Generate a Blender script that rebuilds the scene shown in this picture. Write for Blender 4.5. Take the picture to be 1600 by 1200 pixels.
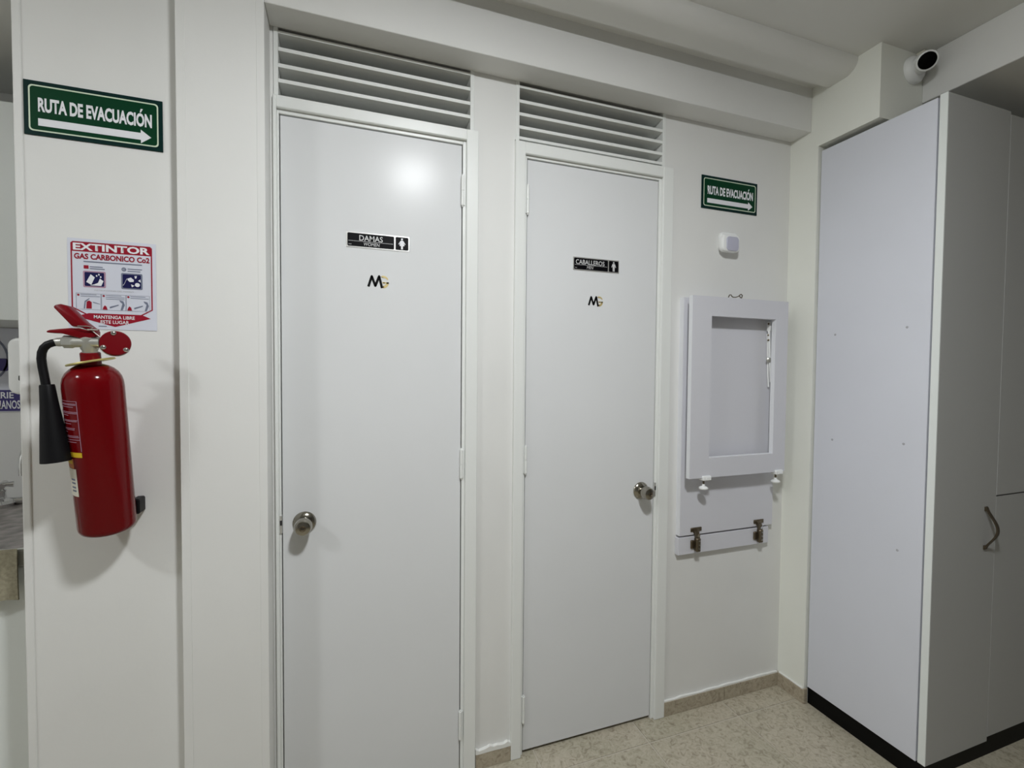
import bpy, bmesh, math, random
from mathutils import Vector, Matrix
random.seed(4)
for o in list(bpy.data.objects): bpy.data.objects.remove(o)
S = bpy.context.scene
COL = S.collection
PI = math.pi

# ------------------------------------------------------------------ camera
YAW, PITCH, ROLL, FPX = -0.335, -0.0298, 0.0079, 728.52
cam = bpy.data.cameras.new('camera'); cam.sensor_width = 36.0; cam.sensor_fit = 'HORIZONTAL'
cam.lens = FPX * 36.0 / 1600.0; cam.clip_start = 0.02
co = bpy.data.objects.new('camera', cam); COL.objects.link(co)
fwd = Vector((-math.sin(YAW) * math.cos(PITCH), math.cos(YAW) * math.cos(PITCH), math.sin(PITCH)))
rgt = Vector((math.cos(YAW), math.sin(YAW), 0)); upv = rgt.cross(fwd)
r2 = math.cos(ROLL) * rgt + math.sin(ROLL) * upv; u2 = -math.sin(ROLL) * rgt + math.cos(ROLL) * upv
M = Matrix((r2, u2, -fwd)).transposed().to_4x4(); M.translation = Vector((0.1807, -1.4481, 1.3089))
co.matrix_world = M
S.camera = co

# ------------------------------------------------------------------ world, view
W = bpy.data.worlds.new('world'); S.world = W; W.use_nodes = True
W.node_tree.nodes['Background'].inputs[0].default_value = (0.8, 0.85, 0.9, 1)
W.node_tree.nodes['Background'].inputs[1].default_value = 0.05
S.view_settings.view_transform = 'Standard'; S.view_settings.look = 'None'
S.view_settings.gamma = 1.0; S.view_settings.use_curve_mapping = False
S.view_settings.exposure = 0.45
LAMP_STRENGTH = 198.0      # the drum lamp in front of the doors
LAMP2_STRENGTH = 95.0    # its twin by the kitchenette
LAMP_COLOR = (0.955, 0.98, 1.0, 1)

# ------------------------------------------------------------------ materials
def mat(name, col, rough=0.5, metal=0.0, spec=0.5, noise=0.0, nscale=8.0, bump=0.0, bscale=200.0, coat=0.0, emit=None, estr=0.0):
    m = bpy.data.materials.new(name); m.use_nodes = True
    nt = m.node_tree; b = nt.nodes['Principled BSDF']
    b.inputs['Base Color'].default_value = (*col, 1)
    b.inputs['Roughness'].default_value = rough; b.inputs['Metallic'].default_value = metal
    b.inputs['Specular IOR Level'].default_value = spec
    if coat: b.inputs['Coat Weight'].default_value = coat
    tc = None
    if noise or bump:
        tc = nt.nodes.new('ShaderNodeTexCoord')
    if noise:
        n = nt.nodes.new('ShaderNodeTexNoise'); n.inputs['Scale'].default_value = nscale; n.inputs['Detail'].default_value = 4
        nt.links.new(tc.outputs['Object'], n.inputs['Vector'])
        r = nt.nodes.new('ShaderNodeValToRGB')
        r.color_ramp.elements[0].position = 0.3; r.color_ramp.elements[1].position = 0.7
        r.color_ramp.elements[0].color = (*[c * (1 - noise) for c in col], 1)
        r.color_ramp.elements[1].color = (*[min(1, c * (1 + noise * .5)) for c in col], 1)
        nt.links.new(n.outputs['Fac'], r.inputs['Fac']); nt.links.new(r.outputs['Color'], b.inputs['Base Color'])
    if bump:
        n2 = nt.nodes.new('ShaderNodeTexNoise'); n2.inputs['Scale'].default_value = bscale; n2.inputs['Detail'].default_value = 3
        nt.links.new(tc.outputs['Object'], n2.inputs['Vector'])
        bp = nt.nodes.new('ShaderNodeBump'); bp.inputs['Strength'].default_value = bump; bp.inputs['Distance'].default_value = 0.002
        nt.links.new(n2.outputs['Fac'], bp.inputs['Height']); nt.links.new(bp.outputs['Normal'], b.inputs['Normal'])
    if emit:
        b.inputs['Emission Color'].default_value = emit; b.inputs['Emission Strength'].default_value = estr
    return m

def tile_mat(name, c0, c1, c2, rough):
    m = bpy.data.materials.new(name); m.use_nodes = True
    nt = m.node_tree; b = nt.nodes['Principled BSDF']; L = nt.links.new
    tc = nt.nodes.new('ShaderNodeTexCoord'); oi = nt.nodes.new('ShaderNodeObjectInfo')
    ad = nt.nodes.new('ShaderNodeVectorMath'); ad.operation = 'MULTIPLY_ADD'
    ad.inputs[1].default_value = (9, 7, 5); L(oi.outputs['Random'], ad.inputs[0]); L(tc.outputs['Object'], ad.inputs[2])
    n1 = nt.nodes.new('ShaderNodeTexNoise'); n1.inputs['Scale'].default_value = 44; n1.inputs['Detail'].default_value = 7
    n1.inputs['Roughness'].default_value = .62; n1.inputs['Distortion'].default_value = 1.6
    L(ad.outputs[0], n1.inputs['Vector'])
    r1 = nt.nodes.new('ShaderNodeValToRGB'); e = r1.color_ramp.elements
    e[0].position = .33; e[0].color = (*c0, 1); e[1].position = .62; e[1].color = (*c2, 1)
    x = e.new(.46); x.color = (*c1, 1)
    L(n1.outputs['Fac'], r1.inputs['Fac'])
    n2 = nt.nodes.new('ShaderNodeTexNoise'); n2.inputs['Scale'].default_value = 4; n2.inputs['Detail'].default_value = 3
    L(ad.outputs[0], n2.inputs['Vector'])
    mx = nt.nodes.new('ShaderNodeMix'); mx.data_type = 'RGBA'; mx.blend_type = 'MULTIPLY'
    r2_ = nt.nodes.new('ShaderNodeValToRGB'); r2_.color_ramp.elements[0].color = (.93, .95, .93, 1); r2_.color_ramp.elements[1].color = (1, 1, 1, 1)
    r2_.color_ramp.elements[0].position = .35; r2_.color_ramp.elements[1].position = .6
    L(n2.outputs['Fac'], r2_.inputs['Fac']); mx.inputs['Factor'].default_value = 1
    L(r1.outputs['Color'], mx.inputs['A']); L(r2_.outputs['Color'], mx.inputs['B'])
    L(mx.outputs['Result'], b.inputs['Base Color']); b.inputs['Roughness'].default_value = rough
    return m

MT = dict(
    paint=mat('wall_paint', (.76, .76, .738), .6, noise=.03, nscale=3, bump=.10, bscale=70),
    paint_ceil=mat('ceiling_paint', (.73, .73, .70), .7, noise=.03, nscale=3, bump=.08, bscale=70),
    cream_paint=mat('cream_paint', (.84, .85, .785), .55, noise=.02, nscale=3, bump=.08, bscale=70),
    capgrey=mat('cap_grey', (.42, .42, .45), .5),
    rear=mat('darkened_rear_wall', (.30, .29, .275), .7, noise=.03, nscale=3),  # invented dark tone for the unseen walls, cuts bounce light
    door=mat('door_paint', (.72, .73, .735), .23, spec=.10, noise=.02, nscale=3, bump=.03, bscale=18),
    frame=mat('frame_enamel', (.80, .815, .79), .32, bump=.03, bscale=40),
    slat=mat('slat_paint', (.55, .56, .56), .5),
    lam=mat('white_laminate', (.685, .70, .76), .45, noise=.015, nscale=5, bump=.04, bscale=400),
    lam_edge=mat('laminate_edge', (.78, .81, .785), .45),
    lam_grey=mat('greyed_laminate', (.44, .445, .435), .45, spec=.3, bump=.04, bscale=400),  # cabinet fronts darkened to grey, since white renders too bright there
    table=mat('table_laminate', (.66, .66, .70), .5, bump=.03, bscale=300),
    table_edge=mat('table_edge_band', (.78, .79, .82), .45),
    tile=tile_mat('floor_tile', (.28, .24, .175), (.43, .385, .295), (.51, .465, .37), .36),
    btile=tile_mat('skirting_tile', (.27, .225, .165), (.39, .335, .25), (.46, .405, .31), .4),
    grout=mat('grout', (.55, .51, .43), .9),
    caulk=mat('caulk', (.80, .80, .77), .6, bump=.5, bscale=60),
    plinth=mat('black_plinth', (.003, .003, .003), .5, spec=.12),
    dark=mat('dark_gap', (.02, .02, .02), .9),
    black=mat('black_rubber', (.005, .005, .006), .45, spec=.2),
    blackp=mat('black_plate', (.003, .003, .004), .4, spec=.08),
    red=mat('red_enamel', (.14, .001, .003), .14, spec=.22),
    red2=mat('red_plastic', (.16, .002, .006), .3, spec=.2),
    chrome=mat('brushed_nickel', (.34, .32, .275), .17, metal=1),
    chrome2=mat('chrome', (.75, .75, .75), .08, metal=1),
    pale=mat('pale_metal', (.50, .50, .46), .35, metal=.6),
    brass=mat('brass_ring', (.62, .55, .22), .35, metal=.7),
    bronze=mat('bronze_hinge', (.16, .13, .09), .35, metal=.9),
    alu=mat('aluminium_plate', (.80, .80, .78), .25, metal=.8),
    green=mat('sign_green', (.002, .042, .016), .45, spec=.1),
    greend=mat('sign_green_edge', (.003, .022, .020), .45, spec=.1),
    white=mat('white_print', (.80, .81, .84), .5),
    cream=mat('cream_line', (.62, .72, .55), .5),
    grey_p=mat('grey_print', (.45, .45, .45), .5),
    silver=mat('silver_print', (.60, .60, .60), .4),
    paper=mat('notice_paper', (.66, .68, .76), .4),
    pred=mat('print_red', (.30, .006, .022), .5, spec=.2),
    pink=mat('print_pink', (.42, .25, .34), .5),
    navy=mat('print_navy', (.010, .010, .070), .5, spec=.15),
    slate=mat('print_slate', (.16, .18, .25), .5),
    ink=mat('print_ink', (.004, .004, .004), .45, spec=.1),
    yellow=mat('print_yellow', (.70, .48, .03), .4, spec=.2),
    orange=mat('print_orange', (.55, .16, .02), .4),
    wlabel=mat('label_white', (.75, .72, .62), .5),
    gold=mat('logo_gold', (.66, .53, .24), .35, metal=.3),
    golds=mat('logo_gold_dark', (.10, .065, .03), .3, metal=.3),
    plastic=mat('white_plastic', (.86, .87, .86), .35),
    lav=mat('lavender_button', (.50, .50, .60), .35),
    glass=mat('lens_black', (.001, .001, .001), .4, spec=.05),
    towel=mat('beige_towel', (.34, .31, .22), .95, noise=.25, nscale=120, bump=.8, bscale=160),
    granite=mat('granite', (.34, .31, .29), .25, noise=.5, nscale=28),
    purple=mat('sign_purple', (.035, .022, .16), .4),
    lamp=mat('lamp_diffuser', (.9, .9, .9), .5, emit=LAMP_COLOR, estr=LAMP_STRENGTH),
    lamp2=mat('lamp_diffuser_rear', (.9, .9, .9), .5, emit=LAMP_COLOR, estr=LAMP2_STRENGTH),
)

# ------------------------------------------------------------------ geometry helpers (all in world coordinates)
class B:
    def __init__(self): self.bm = bmesh.new()
    def box(self, x0, x1, y0, y1, z0, z1, bev=0.0, seg=1):
        g = bmesh.ops.create_cube(self.bm, size=1.0)['verts']
        for v in g:
            v.co = Vector(((x0 + x1) / 2 + v.co.x * (x1 - x0), (y0 + y1) / 2 + v.co.y * (y1 - y0), (z0 + z1) / 2 + v.co.z * (z1 - z0)))
        if bev:
            es = list({e for v in g for e in v.link_edges})
            bmesh.ops.bevel(self.bm, geom=es, offset=bev, segments=seg, profile=.5, affect='EDGES')
        return self
    def grid_quads(self, rows, closed_u=True, cap=(True, True)):
        vs = [[self.bm.verts.new(p) for p in r] for r in rows]
        n = len(rows[0])
        for a, b in zip(vs, vs[1:]):
            for i in range(n if closed_u else n - 1):
                j = (i + 1) % n
                try: self.bm.faces.new((a[i], a[j], b[j], b[i]))
                except ValueError: pass
        if closed_u:
            if cap[0]: self.bm.faces.new(vs[0][::-1])
            if cap[1]: self.bm.faces.new(vs[-1])
        return self
    def lathe(self, o, a, prof, n=24, up=None):
        o = Vector(o); a = Vector(a).normalized()
        e1 = (Vector((1, 0, 0)) if abs(a.x) < .9 else Vector((0, 0, 1))); e1 = (e1 - a * e1.dot(a)).normalized(); e2 = a.cross(e1)
        rows = [[o + a * s + (e1 * math.cos(2 * PI * k / n) + e2 * math.sin(2 * PI * k / n)) * max(r, 1e-5) for k in range(n)] for s, r in prof]
        return self.grid_quads(rows)
    def cyl(self, p0, p1, r0, r1=None, n=16):
        p0 = Vector(p0); p1 = Vector(p1); r1 = r0 if r1 is None else r1
        return self.lathe(p0, p1 - p0, [(0, r0), ((p1 - p0).length, r1)], n)
    def tube(self, pts, r, n=10, closed=False):
        pts = [Vector(p) for p in pts]; rows = []
        ref = None
        for i, p in enumerate(pts):
            t = (pts[min(i + 1, len(pts) - 1)] - pts[max(i - 1, 0)]).normalized()
            if ref is None:
                ref = Vector((0, 1, 0)) if abs(t.y) < .9 else Vector((1, 0, 0))
            ref = (ref - t * ref.dot(t)).normalized(); e2 = t.cross(ref)
            rr = r[i] if isinstance(r, (list, tuple)) else r
            rows.append([p + (ref * math.cos(2 * PI * k / n) + e2 * math.sin(2 * PI * k / n)) * rr for k in range(n)])
        return self.grid_quads(rows)
    def prism(self, poly, y0, y1):                      # polygon in x,z extruded along y
        a = [self.bm.verts.new((x, y0, z)) for x, z in poly]; b = [self.bm.verts.new((x, y1, z)) for x, z in poly]
        n = len(poly)
        self.bm.faces.new(a); self.bm.faces.new(b[::-1])
        for i in range(n):
            j = (i + 1) % n; self.bm.faces.new((a[j], a[i], b[i], b[j]))
        return self
    def ring(self, outer, inner, y0, y1):
        n = len(outer)
        A = [self.bm.verts.new((x, y0, z)) for x, z in outer]; I = [self.bm.verts.new((x, y0, z)) for x, z in inner]
        A2 = [self.bm.verts.new((x, y1, z)) for x, z in outer]; I2 = [self.bm.verts.new((x, y1, z)) for x, z in inner]
        for i in range(n):
            j = (i + 1) % n
            for q in ((A[i], A[j], I[j], I[i]), (A2[j], A2[i], I2[i], I2[j]), (A[j], A[i], A2[i], A2[j]), (I[i], I[j], I2[j], I2[i])):
                self.bm.faces.new(q)
        return self
    def round_front(self, r):            # soften the lower front edge (smallest y, smallest z)
        y = min(v.co.y for v in self.bm.verts); z = min(v.co.z for v in self.bm.verts)
        es = [e for e in self.bm.edges if all(abs(v.co.y - y) < 1e-6 and abs(v.co.z - z) < 1e-6 for v in e.verts)]
        bmesh.ops.bevel(self.bm, geom=es, offset=r, segments=8, profile=.5, affect='EDGES'); return self
    def move(self, m):
        bmesh.ops.transform(self.bm, matrix=m, verts=self.bm.verts); return self
    def bevel_all(self, off, seg=2, ang=0.5):
        bmesh.ops.recalc_face_normals(self.bm, faces=self.bm.faces)
        es = [e for e in self.bm.edges if len(e.link_faces) == 2 and e.calc_face_angle(0) > ang]
        bmesh.ops.bevel(self.bm, geom=es, offset=off, segments=seg, profile=.5, affect='EDGES'); return self

def rr(x0, x1, z0, z1, r, n=5):
    out = []
    for cx, cz, a0 in ((x1 - r, z1 - r, 0), (x0 + r, z1 - r, 90), (x0 + r, z0 + r, 180), (x1 - r, z0 + r, 270)):
        for k in range(n + 1):
            a = math.radians(a0 + 90 * k / n); out.append((cx + r * math.cos(a), cz + r * math.sin(a)))
    return out
def circ(x, z, r, n=20): return [(x + r * math.cos(2 * PI * k / n), z + r * math.sin(2 * PI * k / n)) for k in range(n)]

ORG = {}        # world origin of every object built (parts share the origin of their thing)
def thing(name, loc, label, cat, group=None, kind=None):
    o = bpy.data.objects.new(name, None); o.empty_display_size = .05; COL.objects.link(o); o.location = loc
    ORG[o] = Vector(loc); tag(o, label, cat, group, kind); return o
def tag(o, label=None, cat=None, group=None, kind=None):
    if label: o['label'] = label
    if cat: o['category'] = cat
    if group: o['group'] = group
    if kind: o['kind'] = kind
    return o
def obj(name, b, m, parent=None, smooth=False, org=None, label=None):
    bm = b.bm if isinstance(b, B) else b
    bmesh.ops.recalc_face_normals(bm, faces=bm.faces)
    if parent is not None: off = ORG[parent]
    elif org is not None: off = Vector(org)
    else:
        xs = [v.co for v in bm.verts]
        off = Vector(((min(v.x for v in xs) + max(v.x for v in xs)) / 2, (min(v.y for v in xs) + max(v.y for v in xs)) / 2, min(v.z for v in xs)))
    bmesh.ops.translate(bm, verts=bm.verts, vec=-off)
    me = bpy.data.meshes.new(name); bm.to_mesh(me); bm.free()
    me.materials.append(MT[m])
    if smooth:
        for p in me.polygons: p.use_smooth = True
        try: me.set_sharp_from_angle(angle=math.radians(38))
        except Exception: pass
    o = bpy.data.objects.new(name, me); COL.objects.link(o)
    if parent is not None: o.parent = parent
    else: o.location = off
    ORG[o] = off
    if label: o['label'] = label
    return o
def dup(o, dx, parent):
    c = o.copy(); COL.objects.link(c); c.parent = parent; c.location = o.location + Vector(dx); ORG[c] = ORG[o]; return c
def text(name, s, x0, x1, z0, z1, y, m, parent, bold=0.0, shear=0.0, thick=.0003):
    cu = bpy.data.curves.new('t', 'FONT'); cu.body = s; cu.size = 1; cu.offset = bold; cu.resolution_u = 3; cu.shear = shear
    t = bpy.data.objects.new('t', cu); COL.objects.link(t)
    dg = bpy.context.evaluated_depsgraph_get(); dg.update()
    me = bpy.data.meshes.new_from_object(t.evaluated_get(dg))
    bm = bmesh.new(); bm.from_mesh(me)
    bpy.data.objects.remove(t); bpy.data.meshes.remove(me)
    xs = [v.co.x for v in bm.verts]; ys = [v.co.y for v in bm.verts]
    a, b_, c, d = min(xs), max(xs), min(ys), max(ys)
    for v in bm.verts:
        v.co = Vector((x0 + (v.co.x - a) / (b_ - a) * (x1 - x0), y, z0 + (v.co.y - c) / (d - c) * (z1 - z0)))
    return obj(name, bm, m, parent)

# =================================================================== SETTING
XR = 1.878          # side wall on the right
ZS = 2.2425         # soffit of the beam over the doors
ZC = 2.425          # ceiling
YP = -.089          # front of pillar and beam
YE = -.05           # wall with the extinguisher
ROOM_L, ROOM_R, ROOM_B = -2.2, 3.3, -3.6

fl = tag(obj('floor', B().box(ROOM_L, ROOM_R, ROOM_B, .7, -.08, -.0025), 'grout'), 'beige marbled ceramic tile floor with pale joints', 'floor', kind='structure')
T = .40; gx = 1.175; gy = -.095; J = .0022
cols = [gx + T * k for k in range(-8, 6)]
t0 = None; t1 = None
for cx in cols:
    for r in range(0, 9):
        y1 = gy - T * r
        if y1 - T < ROOM_B: continue
        if t0 is None:
            t0 = obj('tile', B().box(cx + J, cx + T - J, y1 - T + J, y1 - J, -.0024, 0, .0008), 'tile', fl); b0 = (cx, y1)
        else: dup(t0, (cx - b0[0], y1 - b0[1], 0), fl)
    if t1 is None:
        t1 = obj('tile', B().box(cx + J, cx + T - J, gy + J, .12, -.0024, 0, .0008), 'tile', fl); b1 = cx
    else: dup(t1, (cx - b1, 0, 0), fl)

# wall with the two doors: real openings for doors and vents
b = B()
b.box(-.30, -.016, 0, .10, 0, ZC)
b.box(.564, .688, 0, .10, 0, 2.056); b.box(.5405, .7015, 0, .10, 2.056, ZS + .01)
b.box(1.30, XR + .3, 0, .10, 0, ZC); b.box(1.2585, 1.30, 0, .10, 2.05, ZC)
b.box(-.016, 1.30, 0, .10, ZS + .006, ZC)
wb = tag(obj('wall_back', b, 'paint'), 'white painted wall holding the two restroom doors', 'wall', kind='structure')
obj('dark_backing', B().box(-.5, 3.3, .66, .72, 0, ZC), 'dark', wb)  # unseen near-black sheet added to block light behind the doors and vents
tag(obj('wall_pillar', B().box(-.217, -.0235, YP, 0, 0, ZC, .0015), 'paint'), 'white painted pillar between the extinguisher wall and the left restroom door', 'pillar', kind='structure')
pl = bpy.data.objects['wall_pillar']
obj('corner_bead', B().box(-.217, -.197, YP - .0011, YP + .002, 0, ZC, .001), 'paint', pl)
obj('corner_bead', B().box(-.0425, -.0235, YP - .0011, YP + .002, 0, ZC, .001), 'paint', pl)
wl = tag(obj('wall_left', B().box(-.54, -.215, YE, .10, 0, ZC, .004, 2), 'paint'), 'white painted wall stub carrying the fire extinguisher', 'wall', kind='structure')
obj('corner_bead', B().box(-.5425, -.526, YE - .004, YE + .02, 0, ZC, .003, 2), 'paint', wl)
# right: side wall, niche for the tall cabinet, beam above it
b = B(); b.box(XR, ROOM_R, -.12, 0, 0, ZC); b.box(XR, ROOM_R, -.338, -.12, 2.176, ZC)
tag(obj('wall_right', b, 'cream_paint'), 'cream painted side wall stepping around the tall cabinet', 'wall', kind='structure')
# the rest of the room behind the camera
tag(obj('wall_front', B().box(ROOM_L, ROOM_R, ROOM_B - .1, ROOM_B, 0, ZC), 'rear'), 'unseen wall behind the viewer, toned dark to cut bounce light', 'wall', kind='structure')
b = B(); b.box(ROOM_R, ROOM_R + .1, ROOM_B, .1, 0, ZC)
tag(obj('wall_side', b, 'rear'), 'unseen wall beyond the tall cabinets, toned dark to cut bounce light', 'wall', kind='structure')
b = B(); b.box(ROOM_L - .1, ROOM_L, ROOM_B, .75, 0, ZC); b.box(ROOM_L, -.49, .66, .76, 0, ZC); b.box(-.50, -.42, .10, .66, 0, ZC)
tag(obj('wall_kitchen', b, 'paint'), 'white kitchenette wall seen past the left wall end', 'wall', kind='structure')

cl = tag(obj('ceiling', B().box(ROOM_L - .1, ROOM_R + .1, ROOM_B - .1, .76, ZC, ZC + .1), 'paint_ceil'), 'off white painted ceiling with stepped edge along the beam', 'ceiling', kind='structure')
obj('door_beam', B().box(-.0235, XR, YP, 0, ZS, ZC, .0015), 'paint', cl)
obj('kitchen_soffit', B().box(ROOM_L, -.54, YP, .66, ZS, ZC), 'paint_ceil', cl)
obj('ceiling_batten', B().box(-.5, XR, -.262, -.152, 2.376, ZC + .03).round_front(.046), 'paint_ceil', cl, True)
obj('groove_lining', B().box(-.5, XR, -.152, YP, 2.408, ZC), 'paint_ceil', cl)
obj('cabinet_beam', B().box(2.092, ROOM_R, ROOM_B, -.338, 2.262, ZC, .002), 'paint', cl)

# skirting tiles
bb = tag(obj('baseboard_back', B().box(1.302, XR, -.006, 0, .001, .050), 'grout'), 'beige tile skirting along the door wall', 'baseboard', kind='structure')
obj('tile', B().box(1.300, 1.587, -.010, -.001, 0, .0545, .001), 'btile', bb)
obj('tile', B().box(1.590, XR - .0105, -.010, -.001, 0, .0545, .001), 'btile', bb)
def caulk(x0, x1, z, parent, n=14, amp=.004, h=.008, yf=-.0112):
    b = B(); top = []; bot = []
    for k in range(n + 1):
        x = x0 + (x1 - x0) * k / n
        top.append((x, z + h + random.uniform(0, amp))); bot.append((x, z - .001 - random.uniform(0, .001)))
    b.prism(bot + top[::-1], yf, -.0002)
    return obj('caulk_bead', b, 'caulk', parent)
caulk(1.301, XR - .01, .0545, bb, 22, .004, .003, -.0085)
bm_ = tag(obj('baseboard_middle', B().box(.567, .687, -.010, 0, 0, .053, .001), 'btile'), 'short beige skirting tile between the two door frames', 'baseboard', kind='structure')
caulk(.566, .688, .053, bm_, 10, .009)
br = tag(obj('baseboard_right', B().box(XR - .010, XR, -.122, 0, 0, .0545, .001), 'btile'), 'beige skirting tile on the side wall by the cabinet', 'baseboard', kind='structure')
obj('end_cap', B().box(XR - .0105, XR + .010, -.129, -.122, 0, .060, .002), 'btile', br)
obj('caulk_bead', B().box(XR - .008, XR, -.12, -.010, .0535, .0595, .002), 'caulk', br)

# =================================================================== DOORS
def make_door(name, x0, x1, zt, fr, hinge_side, knob, label):
    (ol, il, ir, orr, zi, zo) = fr          # outer left, inner left, inner right, outer right, inner top, outer top
    d = thing(name, ((x0 + x1) / 2, 0, 0), label, 'door', kind='structure')
    obj('door_panel', B().box(x0, x1, .003, .040, .012, zt, .0012), 'door', d)
    b = B()
    b.box(ol, il, -.012, .06, 0, zo, .002); b.box(ir, orr, -.012, .06, 0, zo, .002); b.box(il - .001, ir + .001, -.012, .06, zi, zo, .002)
    f = obj('door_frame', b, 'frame', d)
    b = B(); s = .0025
    b.box(il, x0 - s, .0, .055, 0, zi, .001); b.box(x1 + s, ir, .0, .055, 0, zi, .001); b.box(x0 - s, x1 + s, .0, .055, zt + s + .001, zi, .001)
    obj('door_stop', b, 'frame', f)
    hx = x1 + .001 if hinge_side > 0 else x0 - .001
    for hz in (1.868, 1.010, .160):
        b = B(); b.cyl((hx, -.004, hz - .045), (hx, -.004, hz - .0005), .0052, n=12); b.cyl((hx, -.004, hz + .0005), (hx, -.004, hz + .045), .0052, n=12)
        b.box(min(hx, hx + hinge_side * .009), max(hx, hx + hinge_side * .009), -.003, .0005, hz - .044, hz + .044)
        h = obj('hinge', b, 'frame', d, True)
        b = B(); b.cyl((hx, -.004, hz + .045), (hx, -.004, hz + .050), .0035, .0025, 10); b.cyl((hx, -.004, hz - .050), (hx, -.004, hz - .045), .0025, .0035, 10)
        obj('hinge_pin', b, 'frame', h, True)
    kx, kz = knob
    # knob: rose, waisted neck and flat-faced knob with a key cylinder
    k = obj('door_knob', B().lathe((kx, .003, kz), (0, -1, 0), [(0.008, .012), (.016, .0125), (.022, .0165), (.030, .0225), (.040, .0238), (.053, .0220), (.059, .0195), (.0615, .015), (.062, .0)], 32), 'chrome', d, True, label='brushed nickel knob with key cylinder')
    obj('rose', B().lathe((kx, .003, kz), (0, -1, 0), [(0, .0305), (.003, .0315), (.007, .029), (.012, .019), (.014, .012)], 36), 'chrome', k, True)
    obj('key_cylinder', B().lathe((kx, .003, kz), (0, -1, 0), [(.060, .0085), (.0634, .0085), (.0642, .0065), (.0626, .005), (.0626, 0)], 20), 'bronze', k, True)
    obj('key_slot', B().box(kx - .004, kx + .004, -.0602, -.0592, kz - .001, kz + .001), 'dark', k)
    sx = x0 - .004 if hinge_side > 0 else x1 + .0042
    b = B(); b.box(sx - .0035, sx + .0035, -.0035, .010, kz - .026, kz + .026, .001); 
    sp = obj('strike_plate', b, 'alu', d)
    obj('latch_hole', B().box(sx - .0022, sx + .003, -.0042, -.003, kz - .002, kz + .012), 'dark', sp)
    return d
make_door('door_1', 0.0, .514, 2.009, (-.0165, -.0075, .5265, .5645, 2.0235, 2.0565), 1, (.057, .867), 'tall white restroom door with DAMAS plate and knob on its left')
make_door('door_2', .734, 1.244, 2.0, (.6875, .7225, 1.2565, 1.3005, 2.0125, 2.0505), -1, (1.189, .871), 'tall white restroom door with CABALLEROS plate and knob on its right')

# louvered vents over the doors
def louver(x0, x1, z0, z1, edges, bottom_rail, label):
    d = thing('louver_vent', ((x0 + x1) / 2, 0, z0), label, 'vent', 'louvered vents over the restroom doors')
    obj('side_strip', B().box(x0 - .012, x0, -.0025, .085, z0, z1, .001), 'frame', d)
    obj('side_strip', B().box(x1, x1 + .012, -.0025, .085, z0, z1, .001), 'frame', d)
    for i, (e0, e1) in enumerate(edges):
        b = B(); yb = .078
        prof = [(-.001, e1), (-.001, e0), (yb, e0 - .004), (yb, e1 - .004)]
        A = [b.bm.verts.new((x0 + .0003, y, z)) for y, z in prof]; C = [b.bm.verts.new((x1 - .0003, y, z)) for y, z in prof]
        b.bm.faces.new(A[::-1]); b.bm.faces.new(C)
        for k in range(4): b.bm.faces.new((A[k], A[(k + 1) % 4], C[(k + 1) % 4], C[k]))
        obj('slat', b, 'frame', d)
    return d
louver(-.003, .539, 2.0566, 2.246, [(2.228, 2.235), (2.181, 2.191), (2.137, 2.147), (2.096, 2.106)], False, 'white louvered vent above the DAMAS door with four slanted slats')
louver(.703, 1.257, 2.0506, 2.246, [(2.224, 2.232), (2.177, 2.187), (2.136, 2.146), (2.094, 2.104), (2.060, 2.069)], False, 'white louvered vent above the CABALLEROS door with five slanted slats')

# =================================================================== LAMPS
def lamp(x, y, m, label):
    d = thing('ceiling_lamp', (x, y, ZC), label, 'lamp', 'drum ceiling lamps')
    obj('housing', B().lathe((x, y, ZC), (0, 0, -1), [(0, .122), (.007, .122), (.009, .119), (.009, .110), (.006, .108), (.006, 0)], 40), 'plastic', d, True)
    obj('diffuser', B().lathe((x, y, ZC), (0, 0, -1), [(.0065, .1075), (.014, .1075), (.020, .100), (.0235, .07), (.0250, 0)], 40), m, d, True)
lamp(.522, -1.275, 'lamp', 'round white ceiling lamp over the floor in front of the doors')
lamp(-1.55, -1.25, 'lamp2', 'round white ceiling lamp in front of the kitchenette')

# =================================================================== TALL CABINET
XS = XR + .010; YF = -.500; YD = -.527
cb = thing('tall_cabinet', (2.5, -.3, 0), 'tall white cabinet with fronts darkened to grey and black plinth in the wall niche', 'cabinet')
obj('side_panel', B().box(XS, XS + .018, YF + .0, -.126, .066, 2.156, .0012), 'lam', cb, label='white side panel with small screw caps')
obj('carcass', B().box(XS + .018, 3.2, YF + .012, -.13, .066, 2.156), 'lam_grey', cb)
obj('plinth', B().box(XS + .004, 3.2, YF - .010, -.126, 0, .0655, .001), 'plinth', cb, label='black plinth')
sp = [o for o in COL.objects if o.name.startswith('side_panel')][0]
for y, z in ((-.199, 1.450), (-.436, 1.458), (-.199, 1.058), (-.437, 1.078), (-.429, .724)):
    obj('screw_cap', B().lathe((XS + .0005, y, z), (-1, 0, 0), [(0, .0042), (.001, .004), (.0018, .002), (.002, 0)], 12), 'capgrey', sp, True)
XM = 2.207
d1 = obj('cabinet_door', B().box(XS + .001, XM - .0004, YD, YF - .006, .070, 2.160, .0015), 'lam_grey', cb, label='narrow full-height darkened grey door with bow handle')
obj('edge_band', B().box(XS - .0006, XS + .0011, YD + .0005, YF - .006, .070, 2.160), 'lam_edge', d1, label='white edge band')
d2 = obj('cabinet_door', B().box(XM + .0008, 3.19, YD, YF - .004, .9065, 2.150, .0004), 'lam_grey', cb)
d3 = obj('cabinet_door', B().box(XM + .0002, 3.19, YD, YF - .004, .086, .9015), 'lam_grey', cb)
pts = []
for k in range(21):
    t = k / 20; z = .872 - t * .138
    bow = math.sin(PI * t) ** 1.5 * .030
    pts.append((2.150, YD - .003 - bow, z))
b = B()
rows = []
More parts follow.
